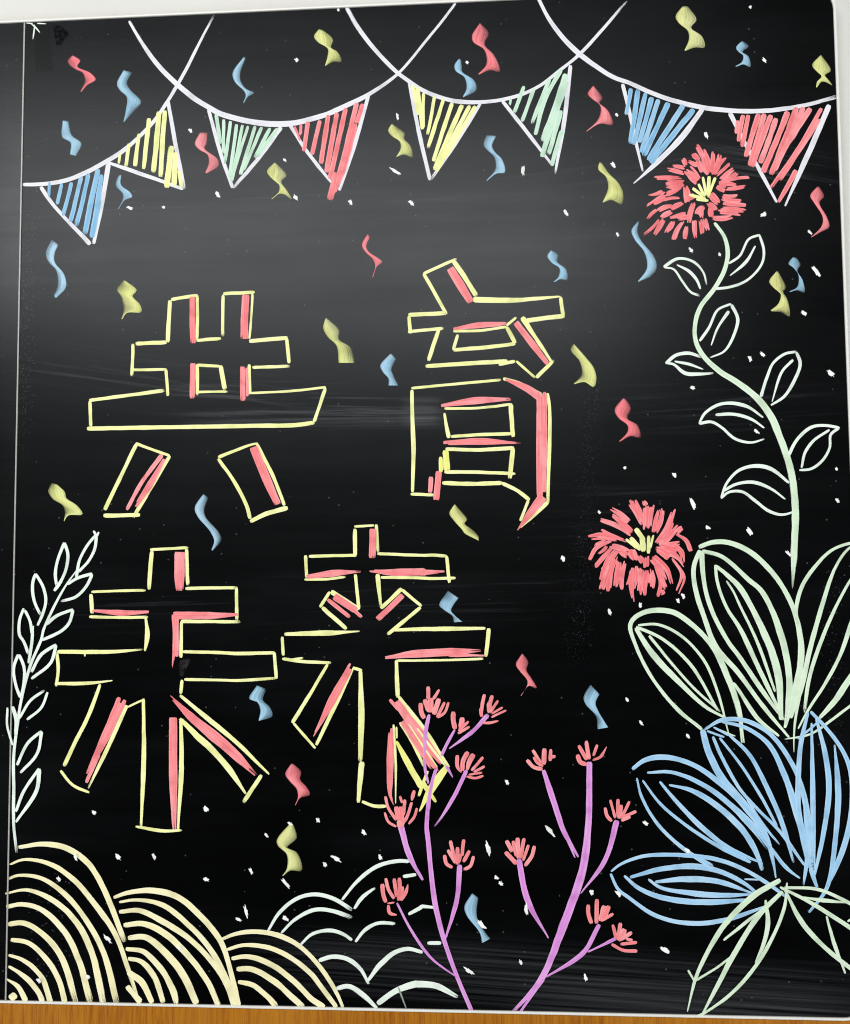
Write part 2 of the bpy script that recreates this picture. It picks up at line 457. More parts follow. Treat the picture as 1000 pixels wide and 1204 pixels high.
STEP = 0.000012
def draw(text):
    """# part colour level [| label]    > sub-part colour    then one stroke per line"""
    part = None; ink = None; spec = None; level = 0.0; cnt = 0; gain = 1.0; cur = None
    def flush():
        nonlocal part, ink
        if not ink or (isinstance(ink, Ink) and not ink.v): return
        if isinstance(ink, list):
            for q in ink: q.build(spec[1], CH[spec[2]], part)
        elif spec[0] == '#':
            part = ink.build(spec[1], CH[spec[2]], board)
            if spec[3]: part['label'] = spec[3]
        else:
            o = ink.build(spec[1], CH[spec[2]], part)
            if spec[3]: o['label'] = spec[3]
        ink = None
    for ln in text.strip().splitlines():
        ln = ln.strip()
        if not ln: continue
        if ln[0] in '#>':
            flush()
            body, _, label = ln[1:].partition('|')
            tk = body.split()
            if ln[0] == '#':
                level = 0.00012 + 0.0008 * int(tk[2]); cnt = 0
                gain = {'foliage_drawing': 0.86, 'blossom_drawing': 0.85}.get(tk[0], 1.0)
            elif tk[0] == 'petal': gain = 1.0
            spec = (ln[0], tk[0], tk[1], label.strip())
            for q in tk:
                if q.startswith('z='): cnt = int(q[2:])
            ink = [] if '*' in tk else Ink(); cur = None
        else:
            tk = ln.split()
            if tk[0] not in TILES: tk = [cur] + tk
            else: cur = tk[0]
            pts, ws = parse(tk)
            if gain != 1.0: ws = [w * gain for w in ws]
            if isinstance(ink, list):
                if spec[1] == 'hatch_stroke': ws = [w * 0.76 for w in ws]
                if spec[1] == 'petal': ws = [w * 1.12 for w in ws]
                if spec[1] == 'petal' and len(ws) == 1: ws = [ws[0] * q for q in rng.choice([(0.55, 1.08, 0.8), (0.75, 1.0, 0.6), (0.4, 0.95, 1.05), (0.9, 0.95, 0.5)])]
                if spec[1] == 'petal' and len(pts) == 2:
                    (xa, ya), (xb, yb) = pts; q = rng.uniform(-0.07, 0.07)
                    pts = [pts[0], ((xa + xb) / 2 - (yb - ya) * q, (ya + yb) / 2 + (xb - xa) * q), pts[1]]
                ink.append(Ink())
                if spec[1] == 'shading_stroke' and max(ws) > 5.2:
                    # a rubbed-in block of pigment: a few overlapping passes with ends that do not line up
                    sp = spline(pts, 5.0); m = len(sp)
                    for k, off in enumerate((-0.30, 0.02, 0.31)):
                        i0 = min(m // 4, int(rng.uniform(0, 0.07) * m)); i1 = m - min(m // 4, int(rng.uniform(0, 0.10) * m))
                        q = []
                        for i in range(i0, i1):
                            a, b = sp[max(0, i - 1)], sp[min(m - 1, i + 1)]
                            tx, ty = b[0] - a[0], b[1] - a[1]; tl = math.hypot(tx, ty) or 1.0
                            e = i / max(1, m - 1) * (len(ws) - 1); j = min(max(0, len(ws) - 2), int(e)); g = e - j
                            w = ws[0] if len(ws) == 1 else ws[j] * (1 - g) + ws[j + 1] * g
                            q.append((sp[i][0] - ty / tl * off * w, sp[i][1] + tx / tl * off * w))
                        ink[-1].stroke(q, [w * 0.44 for w in ws], level + STEP * (cnt + k * 0.3))
                elif spec[1] == 'petal':
                    # two overlapping passes, slightly out of register
                    ink[-1].stroke(pts, [w * 0.74 for w in ws], level + STEP * cnt)
                    (xa, ya), (xb, yb) = pts[0], pts[-1]; L = math.hypot(xb - xa, yb - ya) or 1.0
                    o = rng.choice((-1, 1)) * rng.uniform(0.3, 0.5) * max(ws); g = rng.uniform(-0.12, 0.14)
                    q = [(x - (yb - ya) / L * o + (xb - xa) * g, y + (xb - xa) / L * o + (yb - ya) * g) for x, y in pts]
                    ink[-1].stroke(q, [w * 0.5 for w in ws], level + STEP * (cnt + 0.4))
                else: ink[-1].stroke(pts, ws, level + STEP * cnt)
            else: ink.stroke(pts, ws, level + STEP * cnt)
            cnt += 1
    flush()

# ------------------------------------------------------------------ the garland
draw("""
# garland_cord w 0 | white drawn cord rising from the pale joint past the first cord crossing
A0 105,835 200,832 300,815 400,775 490,725 560,680 640,610 700,545 755,465 800,390 850,300 900,200 970,68 w17:20:17:15:11
# garland_cord w 0 | thick white drawn cord carrying the green pennant and the red pennant with dripping tip
A0 585,95 650,205 720,300 800,380 880,445 950,488 B0 77,515 200,548 300,560 400,558 480,540 560,515 650,475 740,430 870,340 940,265 1000,190 C0 150,100 215,15 w14:24:25:22:13:12
# garland_cord w 0 | white drawn cord carrying a yellow and a green pennant side by side
B0 645,35 700,130 770,220 860,315 930,370 C0 60,405 130,435 220,458 330,462 430,450 520,425 600,385 690,315 760,260 820,200 900,110 990,5 w20:18:18:15:14:13
# garland_cord w 0 | white drawn cord ending at the rounded board edge above the blossom
C0 585,-15 640,90 700,170 770,240 850,300 930,350 D0 0,375 100,420 200,455 300,480 400,495 500,502 600,502 700,492 800,475 940,438 w16:22:20:22:20:17
""")
draw("""
# pennant w 0 | blue hatched chalk pennant hanging next to the pale board joint
A0 185,845 A1 240,0 410,182 w18:16:20
A0 492,740 462,923 425,1103 w22:20:16
> hatch_stroke B *
A0 225,822 222,890 w18
A0 280,830 260,925 w22
A0 325,825 300,923 285,975 w24
A0 368,800 340,920 320,1003 w26
A0 402,785 370,930 345,1025 w26
A0 445,765 410,930 385,1060 w28:34:34
A0 462,790 440,940 418,1075 w22:36:34
# pennant w 0 | yellow hatched chalk pennant tilted sideways below the first crossing of cords
A0 490,735 650,790 830,855 w14:18:14
A0 760,455 800,680 832,855 w16:18:22
> hatch_stroke y *
A0 545,690 538,740 w16
A0 585,650 570,755 w22
A0 630,605 612,752 w24
A0 676,535 650,765 w26
A0 720,505 695,780 w30
A0 747,500 728,800 w28
A0 778,660 755,850 w34
A0 795,690 790,840 w30
A0 810,770 822,845 w24
# pennant w 0 | pale green hatched chalk pennant on the thick white cord
B0 20,490 75,690 130,850 w16:18:16
B0 350,575 240,725 132,850 w20:18:14
> hatch_stroke G *
B0 55,515 75,650 w22
B0 90,540 88,700 w20
B0 120,548 95,740 w20
B0 148,562 115,800 w20
B0 175,565 125,820 w20
B0 200,570 132,790 w18
B0 232,570 165,790 w22
B0 262,575 180,770 w20
B0 300,580 230,715 w22
B0 333,582 237,710 w24
# pennant w 0 | red hatched chalk pennant whose tip overshoots its white border
B0 385,560 470,690 580,830 w16:16:14
B0 745,430 680,660 612,862 w16:18:14
> hatch_stroke r *
B0 410,572 436,640 w14
B0 440,560 436,612 w18
B0 470,550 452,685 w26
B0 525,545 490,700 w26
B0 563,520 530,740 w28
B0 602,510 555,780 w30
B0 642,490 570,810 w30
B0 692,465 625,740 590,870 w30
B0 718,470 690,560 w26
B0 685,560 640,740 600,850 w32
B0 600,780 570,905 w36
# pennant w 0 | yellow hatched chalk pennant hanging from the second cord crossing
C0 5,370 50,600 100,815 w16:18:16
C0 330,465 220,640 102,815 w14:18:14
> hatch_stroke y *
C0 22,385 48,520 w24
C0 42,395 65,585 w24
C0 70,420 68,580 w20
C0 120,435 88,610 w20
C0 160,450 90,670 w22
C0 200,465 115,730 w26
C0 245,475 120,770 w28
C0 280,478 130,775 w26
C0 305,480 170,710 w22
# pennant w 0 | mint green hatched chalk pennant right under the cord crossing
C0 425,455 540,600 655,750 w16:18:12
C0 735,295 705,560 665,785 w18:20:12
> hatch_stroke G *
C0 465,445 460,478 w14
C0 525,390 480,510 w22
C0 570,400 515,550 w22
C0 640,355 560,560 w24
C0 692,315 620,450 575,610 w26
C0 715,335 610,640 w36
C0 718,370 605,710 w30
C0 692,500 635,700 w28
C0 696,590 650,750 w26
# pennant w 0 | blue hatched chalk pennant with a sweeping white edge near the red blossom
C0 970,380 1000,500 D0 30,640 62,775 w18:16:10
D0 335,490 230,630 110,750 20,830 w22:26:22:6
> hatch_stroke B *
D0 8,400 -12,520 w26
D0 40,405 5,650 w30
D0 75,420 22,655 w28
D0 102,440 45,645 w28
D0 132,450 55,690 w30
D0 178,465 65,705 w32
D0 245,475 85,725 w34
D0 292,495 97,738 w32
# pennant w 0 | large red hatched chalk pennant at the rounded board edge
D0 455,510 520,640 590,770 668,915 w20:18:18:12
D0 905,475 830,650 705,932 w24:24:10
> hatch_stroke r *
D0 490,545 485,605 w26
D0 515,520 495,640 w28
D0 540,520 510,665 w28
D0 585,515 525,710 w32
D0 612,515 545,750 w32
D0 642,520 555,755 w32
D0 665,535 592,738 w32
D0 718,505 605,780 w34
D0 758,485 640,790 w34
D0 788,485 655,770 w32
D0 820,490 660,740 w36
D0 870,490 760,680 640,850 w24
D0 862,540 680,815 w24
D0 755,770 675,915 w30:28:20
""")

# ------------------------------------------------------------------ smudged streamers
STREAMERS = """
r A0 305,275 315,295 345,315 375,330 385,365 365,415 | 330,250 365,275 350,300 410,330 435,360 395,385 370,415
b A0 560,318 530,380 545,410 575,440 570,500 560,550 | 600,328 575,375 590,405 640,460 615,495 562,552
b A0 285,545 283,620 320,645 318,698 | 310,548 325,610 370,650 345,705
b A0 535,795 525,840 555,875 555,905 535,945 | 550,790 548,835 590,870 600,890 565,905 538,945
r A0 905,600 882,650 900,675 940,700 945,740 930,780 | 940,600 935,650 925,670 985,720 990,750 935,785
b B0 180,258 130,330 140,370 180,410 190,430 178,465 | 190,262 165,330 168,370 195,405 230,420 200,438 182,465
y B0 520,132 498,165 515,190 560,220 560,250 548,298 | 545,140 585,180 575,215 605,235 622,280 585,280 550,298
y B0 850,560 833,590 850,615 885,640 890,670 870,710 | 852,560 910,605 905,625 935,660 945,715 905,700 872,710
y B0 320,735 285,775 310,810 340,835 340,865 305,900 | 330,740 375,795 350,820 375,860 400,905 350,875 310,900
r C0 325,105 290,160 295,190 345,225 355,290 318,335 | 330,108 365,150 345,200 390,250 415,325 370,318 322,338
b C0 230,265 210,295 215,320 255,350 265,400 248,438 | 240,270 243,300 245,325 300,365 308,410 250,440
b C0 355,612 342,655 360,680 390,710 395,765 355,815 | 398,615 380,660 395,690 425,720 438,780 400,785 358,818
r C0 835,390 812,425 830,445 870,480 860,540 805,595 | 840,388 880,445 865,465 905,500 925,565 870,560 808,595
y C0 865,735 860,765 895,800 905,850 880,915 | 875,735 915,790 950,825 972,870 965,925 920,905 882,916
y D0 240,30 210,75 225,105 265,140 270,180 250,228 | 265,28 305,90 280,125 330,165 342,215 300,215 255,230
b D0 505,190 483,215 495,235 515,250 510,280 480,300 | 515,185 540,210 512,235 540,255 548,305 520,292 485,302
y D0 865,250 828,295 850,325 870,345 850,370 845,395 | 870,250 912,320 885,340 900,360 920,388 875,368 850,395
r D1 850,-78 818,-38 835,-8 875,60 870,100 822,150 | 860,-78 882,-35 860,-8 895,60 905,105 870,125 825,150
b D1 40,78 10,120 25,160 70,220 80,290 40,350 | 45,80 38,125 55,165 115,240 125,290 100,325 42,352
b D1 740,240 720,270 740,285 765,320 760,375 725,395 | 760,245 775,275 760,300 785,345 792,400 760,390 728,398
y D1 665,305 633,350 655,380 685,405 675,450 640,480 | 675,305 708,380 695,395 715,430 725,510 690,490 645,485
b A1 235,160 208,220 220,260 255,300 262,370 245,415 | 265,185 248,225 250,265 290,315 300,375 255,425
y A1 560,345 530,385 550,420 560,480 550,520 | 565,345 620,390 600,415 635,455 640,488 575,492 555,520
r B1 740,135 715,185 730,215 765,250 775,280 762,330 | 752,150 735,190 745,215 790,245 808,262 782,285 765,332
y B1 550,515 540,560 560,600 600,640 610,718 | 560,518 612,570 610,610 665,650 680,718
b B1 845,675 798,730 810,760 835,790 835,820 | 870,700 848,745 855,770 880,820
b C1 645,210 630,235 650,265 685,290 680,330 658,352 | 655,210 680,230 675,260 715,295 720,345 690,340 665,352
y C1 745,635 735,660 775,710 785,770 750,812 | 750,632 810,700 840,740 852,790 840,828 800,805 752,814
r G 733,468 723,482 728,492 738,500 738,508 728,519 | 737,470 742,480 738,492 750,500 753,515 742,513 730,519
y A2 235,338 220,375 240,410 285,440 295,475 290,510 | 260,345 295,380 300,405 350,440 375,480 310,485 291,512
b A2 920,388 882,450 895,490 950,555 970,600 958,640 | 945,405 925,455 930,490 990,560 1003,595 962,645
y C2 210,435 187,475 205,505 245,550 255,565 318,598 | 215,436 268,505 255,520 300,555 320,580 320,598
b C2 180,825 142,890 160,910 200,940 208,968 | 228,858 205,890 195,915 215,940 245,965
b B3 240,330 205,390 240,405 255,440 248,490 | 285,348 268,390 270,400 300,430 310,470 252,490
r B3 395,685 368,730 385,760 420,800 425,840 412,872 | 405,685 440,720 435,755 465,790 480,825 435,840 415,872
r C3 515,188 488,235 505,265 540,310 535,340 510,375 | 520,188 545,225 535,260 560,300 583,345 545,332 513,377
b C3 825,325 795,380 800,410 850,470 858,528 | 865,370 848,410 860,445 880,480 905,520
y B4 395,48 330,130 335,155 375,195 375,260 355,290 | 408,65 420,120 375,165 420,185 443,268 390,268 360,292
b C4 290,370 255,430 265,470 325,550 335,595 | 318,390 310,450 315,490 345,540 372,575
"""
def resample(pts, n):
    sp = spline(pts, 1.0)
    acc = [0.0]
    for i in range(1, len(sp)): acc.append(acc[-1] + math.hypot(sp[i][0] - sp[i - 1][0], sp[i][1] - sp[i - 1][1]))
    out = []; j = 0
    for k in range(n):
        s = acc[-1] * k / (n - 1)
        while j < len(sp) - 2 and acc[j + 1] < s: j += 1
        g = (s - acc[j]) / max(1e-6, acc[j + 1] - acc[j])
        out.append((sp[j][0] + (sp[j + 1][0] - sp[j][0]) * g, sp[j][1] + (sp[j + 1][1] - sp[j][1]) * g))
    return out
CNAME = {'r': 'red', 'b': 'blue', 'y': 'yellow'}
def streamer(line):
    kind, rest = line.split(None, 1)
    l, r = rest.split('|')
    tk = l.split()
    Lp = parse(tk)[0]; Rp = parse([tk[0]] + r.split())[0]
    n, m = 26, 8
    A, Bp = resample(Lp, n), resample(Rp, n)
    v, f, c, uv = [], [], [], []
    strong_left = rng.random() < 0.75
    top_fade = rng.uniform(0.25, 0.7); edge = rng.uniform(0.3, 0.9)
    low_fade = rng.uniform(0.3, 0.75); sw = wobble(n, 0.07, 4); u0 = rng.uniform(0, 9)
    for i in range(n):
        t = i / (n - 1)
        for j in range(m):
            q = j / (m - 1)
            x = A[i][0] + (Bp[i][0] - A[i][0]) * q; y = A[i][1] + (Bp[i][1] - A[i][1]) * q
            X, Z = px(x, y)
            v.append((X, -(0.00014 + 0.00008 * math.sin(math.pi * q)), Z))
            s = q if strong_left else 1 - q
            d = 0.90 - edge * max(0.0, s - 0.45)
            if t < 0.3: d *= 1 - (1 - top_fade) * s ** 1.3 * (1 - t / 0.3) ** 0.6
            if t > 0.60: d *= 1 - low_fade * s ** 1.6 * math.sin((t - 0.60) / 0.40 * math.pi)
            if j in (0, m - 1): d *= 0.62
            if i == 0: d *= 0.55
            c.append(max(0.0, min(1.0, d + sw[i])))
            uv.append((u0 + t * 0.03, q * 0.013))
    for i in range(n - 1):
        for j in range(m - 1):
            p = i * m + j; f.append((p, p + m, p + m + 1, p + 1))
    o = mesh_obj('streamer', v, f, SM[kind], board, c, uv, True)
    o['label'] = 'curled smudged %s chalk streamer' % CNAME[kind]
for ln in STREAMERS.strip().splitlines(): streamer(ln)

# ------------------------------------------------------------------ the four characters
draw("""
# character_outline y 0 | first written character, a frame of two uprights over a long bar and two legs
A1 770,435 760,625 w18
A1 775,432 895,412 w16
A1 893,412 893,615 w14
A1 890,617 998,608 w14
A1 893,725 893,865 w15
A1 890,728 998,733 w14
A1 890,850 1030,848 w11
B1 75,730 95,840 w20
B1 88,410 85,598 w14
B1 88,405 230,398 w15
B1 220,405 206,610 w11
B1 205,620 380,605 w17
B1 375,605 385,720 w16
B1 220,738 388,732 w14
B1 205,725 208,860 w15
B1 -5,612 78,608 w14
A1 615,632 755,625 w18
A1 603,632 597,778 w15
A1 600,750 755,748 w13
A1 752,748 760,868 w14
A1 405,888 600,862 745,842 w16
A1 408,890 A2 413,85 w15
A2 395,92 700,87 1000,82 B2 200,80 410,76 500,65 w19
B1 550,832 B2 498,65 w15
B1 210,855 400,845 552,828 w11
A2 620,160 475,460 w18
A2 615,158 770,215 w13
A2 770,215 605,495 w17
A2 470,485 635,482 w19
B2 65,222 205,168 245,158 w16:14:10
B2 65,228 130,320 190,430 210,500 w16
B2 210,512 290,475 380,450 w19
B2 240,160 310,300 365,440 w15
> shading_stroke r *
A1 872,420 874,630 w25
A1 874,720 870,880 w24
B1 190,410 183,610 w32
B1 176,735 178,890 w22
B1 194,740 197,870 w13
A2 735,210 640,340 575,460 w20:18:16
A2 745,230 690,330 615,445 w14:28:18
B2 225,175 275,300 335,435 w38:38:30
# character_outline y 0 | second written character, a slanted dot and roof over a tall box with an inner ladder
C1 70,315 220,248 w14
C1 70,315 175,500 w17
C1 205,255 310,415 w22
C1 295,432 480,435 570,428 690,418 w26:24:18:9
C1 690,420 702,508 w17
C1 530,528 708,505 w20
C1 515,512 650,715 w26:18:12
C1 2,502 170,492 w18
C1 4,505 12,585 w18
C1 0,578 160,562 w15
C1 140,565 92,710 w17
C1 80,733 250,722 450,710 w19
C1 410,725 485,710 w15
C1 490,710 575,785 w12
C1 580,785 660,705 w17
C1 205,575 330,572 445,555 w12
C1 445,555 485,630 w18
C1 205,660 350,648 485,632 w17
C1 225,590 205,660 w15
C1 445,550 490,512 w13
C1 15,833 200,815 420,795 w13
C1 18,840 20,960 C2 25,200 20,380 w16:20:14
C1 630,855 C2 640,0 632,430 w15:17:15
C1 430,790 500,808 610,858 w15:12:6
C2 12,388 120,392 w15
C2 155,338 300,342 425,338 w19
C2 425,338 490,370 550,415 w16
C2 545,415 508,510 w14
C2 632,425 580,475 510,540 w17:14:6
C1 165,925 320,922 470,905 w13
C1 465,905 C2 475,130 w20
C1 165,945 C2 185,135 w12:20
C2 195,128 330,120 470,115 w15
C2 170,185 330,188 480,180 w17
C2 475,180 460,318 w19
C2 165,288 330,290 485,296 w15
C2 148,220 148,290 w17
> shading_stroke r *
C1 190,290 285,445 w34:36:30
C1 487,535 645,740 w26:28:18
C1 205,565 320,548 445,542 w12:26:18
C1 440,792 540,835 605,880 w10:30:36
C1 604,850 C2 605,0 603,400 w44:48:40
C2 105,310 100,385 w20
C2 140,285 128,415 w26
C2 612,400 560,465 495,552 w44:32:5
C1 150,912 300,890 465,882 w14:32:12
C2 160,158 330,150 510,158 w20:30:7
> yellow_stroke Y *
C2 170,190 176,285 w30
C2 150,222 150,290 w16
# character_outline y 0 | third written character, a cross with two bars and two splayed legs
A2 688,645 675,820 w17
A2 680,640 855,630 w12
A2 845,635 850,800 w15
A2 840,815 1000,812 1075,812 w14
A2 415,830 540,826 660,823 w12
A2 412,840 418,930 w17
A2 405,943 540,946 670,945 w13
B2 148,810 150,960 w15
A3 820,40 1000,42 B3 165,42 w15
A3 660,25 668,100 657,175 w13:22:11
A3 260,178 500,178 650,168 w17:19:10
A3 385,170 385,200 w8
A3 258,180 265,260 254,335 w15
A3 255,322 400,320 510,308 w15:17:7
A3 455,325 400,470 340,590 290,695 w14:17:17:19
A3 275,715 330,780 405,815 w13
A3 575,420 490,610 400,795 w17:19:11
A3 580,428 650,395 w9
A3 650,390 652,650 640,960 A4 640,70 w14:22:11
A3 822,40 820,205 w15
A3 828,178 1000,182 B3 150,186 320,182 w15
A3 835,303 1000,306 B3 150,308 330,298 w13
A3 825,305 818,370 w15
B3 318,180 328,300 w15
A3 815,375 B3 0,465 150,590 295,732 w14:22:18:10
A3 815,480 900,565 B3 0,585 100,690 190,820 w20:30:28:11
B3 262,735 178,860 w19
A3 820,480 822,700 808,960 A4 808,85 w15:22:10
A4 615,68 740,88 825,85 w11:15:10
> shading_stroke r *
A2 815,650 813,825 w46:44:36
A2 420,915 560,925 675,920 w11:24:12
A2 785,937 1000,936 1078,932 w32:32:12
A3 790,10 795,100 782,250 w25:22:6
A3 803,15 802,200 w18
A3 555,390 480,560 395,730 w46:38:12
A3 450,640 392,770 w17
A3 770,378 B3 -60,470 20,538 120,622 235,735 w10:34:46:40:14
A3 785,475 785,700 790,960 A4 792,80 w35:36:16
# character_outline y 0 | fourth written character, crossed bars and splayed legs behind drawn pink branches
B2 680,535 770,530 w11
B2 683,545 684,668 w17
B2 780,525 788,655 w14
B2 785,658 1000,665 C2 100,664 175,668 w14
B2 475,670 690,665 w14
B2 460,665 465,770 w15
B2 455,775 560,772 640,762 w11
B2 800,765 1000,768 C2 100,770 215,768 w13
C2 175,668 187,790 w15
B2 685,750 700,910 w15
B2 785,750 800,900 w20:14
B2 575,828 700,910 w20
B2 570,830 525,900 w14
B2 535,900 B3 645,75 w19
B2 895,815 800,905 w17
B2 895,820 985,895 w14
B2 980,900 B3 830,100 w16
B3 365,98 600,92 705,85 w17:24:7
B3 355,110 360,195 w15
B3 355,210 450,222 575,228 w14
B3 380,215 450,205 w8
B3 855,80 1000,75 C3 100,75 350,72 w14:19:14
C3 365,72 352,200 w17
B3 870,218 C3 0,218 200,215 340,210 w11
B3 560,235 480,370 400,500 w14:17
B3 405,500 505,615 w12
B3 680,245 600,410 508,600 w9:19:15
B3 675,250 715,262 w14
B3 708,260 712,450 708,675 w17:28:20
B3 715,675 698,860 w28:17
B3 715,855 770,875 825,876 w15
B3 870,215 878,385 w15:21
P 170,110 330,320 520,600 w24:34:16
P 180,290 260,420 350,600 w20
> shading_stroke r *
B2 765,545 762,678 w30
B2 465,762 600,745 710,738 w18:30:7
B2 750,735 850,742 1000,740 C2 60,742 165,740 w11:32:30:12
B2 590,850 690,915 w30
B2 560,865 660,945 w17
B2 660,895 715,945 w16
B2 900,845 785,955 w24
B3 820,205 930,190 1000,185 C3 200,178 330,172 w12:34:34:10
C3 180,190 350,196 w20:8
B3 670,235 580,400 495,560 w28:36:7
P 110,130 170,205 w22
P 155,145 300,350 490,600 w50:70:30
P 200,280 310,430 440,630 w50:64:22
P 250,370 340,500 400,610 w36:50:24
P 122,330 114,550 116,800 140,860 w40:48:40:10
> yellow_stroke y *
P 135,305 150,550 150,850 w16:16:8
P 155,320 158,400 w14
P 300,330 400,470 505,605 w10:18:12
P 240,300 330,440 440,600 w8:14:8
> crossing_stroke Y *
P 155,420 240,580 330,740 w20:44:46
P 330,700 430,840 w40:22
P 510,590 400,745 315,905 w40:56:16
P 372,625 340,710 310,800 w20
""")

# ------------------------------------------------------------------ plants at the left and the hills
draw("""
# sprig p 1 | pale mint leafy sprig drawn along the pale joint
L 650,395 560,520 450,720 370,900 A3 190,120 140,240 100,390 80,520 65,650 65,800 65,960 A4 78,185 w12:22:26:24:26:26:24
> leaf p
L 805,105 730,200 670,320 655,400 645,465 w24
L 815,110 800,220 740,330 660,415 w26
L 790,65 815,110 w20
L 835,75 815,115 w18
> leaf p
L 545,165 490,310 470,430 480,530 w24
L 545,165 575,260 555,400 510,500 460,570 w26
> leaf p
L 305,425 280,500 290,640 345,770 w26
L 305,425 370,540 390,650 365,760 320,860 w26
> leaf p
L 570,515 650,465 780,425 w28
L 780,430 730,530 640,620 515,658 w24
> leaf p
L 395,850 480,780 620,725 w26
L 620,730 590,830 530,900 470,935 A3 190,127 w26
> leaf p
L 205,715 170,820 170,940 A3 110,130 132,190 w24
L 215,730 260,830 275,930 A3 150,60 148,130 132,230 w24
> leaf p
A3 145,270 190,190 258,145 w14
A3 258,148 230,230 145,300 w14
> leaf p
A3 85,190 65,250 75,330 95,385 w14
A3 90,190 112,250 110,330 98,388 w14
> leaf p
A3 90,480 140,400 205,352 w13
A3 218,360 190,430 125,485 w13
> leaf p
A3 37,430 36,510 60,600 w10
A3 60,425 75,480 75,560 w16
> leaf p
A3 80,690 130,590 192,535 w14
A3 192,538 170,640 95,725 w14
> leaf p
A3 75,900 110,810 180,705 w14
A3 180,706 170,800 75,948 w20:16:12
# hill c 0 | tallest cream striped chalk hill rising beside the pale joint
A4 85,162 200,148 300,165 400,235 470,350 520,470 565,590 w18:26:24:26:24
A4 45,240 110,218 220,235 330,305 430,420 520,550 580,710 630,870 w10:22:26:22:18
A4 40,305 80,290 180,300 290,370 390,490 470,640 530,870 w12:24:26:28
A4 25,372 120,355 230,395 330,480 410,620 470,870 w10:25:28:30
A4 30,432 100,420 190,445 290,540 360,680 410,865 w18:26:28:30
A4 38,510 110,505 200,560 280,660 345,865 w24:26:28
A4 50,580 130,595 220,680 270,770 295,865 w20:24:26
A4 40,650 110,675 190,750 230,865 w14:22:24
A4 40,700 110,745 170,810 195,860 w12:24:24
A4 25,755 80,790 120,860 w8:22:26
A4 50,825 70,850 w34
# hill c 0 | cream striped chalk hill overlapping between the tallest and the lowest hill
A4 515,390 580,368 690,358 800,385 900,465 1000,590 B4 130,760 158,880 w16:28:28:24:22
A4 540,410 620,400 740,425 850,510 950,620 B4 95,740 150,880 w12:24:24:22
A4 540,455 630,448 740,500 850,570 960,680 B4 100,780 135,880 w18:26:24:20
A4 560,515 650,508 750,555 850,650 940,770 990,880 w24:28:28:26
A4 580,572 660,570 750,640 830,740 890,870 w22:30:32:30
A4 570,622 650,635 720,700 780,800 800,870 w18:28:28
A4 580,665 640,680 700,750 740,865 w18:28:26
A4 580,725 640,770 690,865 w30:30:26
A4 575,790 640,865 w26
# hill c 0 | lowest cream striped chalk hill touching the mint cloud lines
B4 75,580 150,552 250,545 350,565 440,615 530,710 600,820 630,888 w14:20:22:20:18:14
B4 105,625 180,605 290,615 390,660 480,730 550,820 600,885 w14:22:22:20
B4 125,665 200,657 300,690 410,770 490,850 545,885 w18:24:24:24
B4 148,712 220,715 320,770 400,840 450,885 w22:26:26
B4 155,770 220,785 290,840 330,885 w18:26:26
# cloud_lines p 0 | pale mint scalloped cloud lines between the cream hills and the pink branches
B4 290,540 340,460 420,395 500,375 580,392 670,445 w12:16:18:18
B4 350,550 410,490 500,445 580,450 670,480 w12:18:20
B4 435,605 490,555 570,538 630,555 670,582 w10:16:16
B4 625,400 690,320 780,250 870,225 930,225 w12:18:18
B4 680,440 720,385 775,345 w12:18:10
B4 900,295 960,285 w16
B4 685,590 730,535 790,505 865,508 w12:18:16
B4 520,675 580,657 650,668 710,715 745,780 w18:20:14
B4 742,765 800,690 870,635 930,622 990,637 w14:22:20:16
B4 600,800 660,792 720,830 785,890 w20:24:16
B4 785,870 870,810 960,780 C4 40,780 130,790 225,840 w24:26:32:28:18
B4 925,465 980,435 C4 60,430 120,435 w14:18:14
C4 88,595 150,595 w16
> faint_line a
B4 880,795 915,890 w9:5
""")

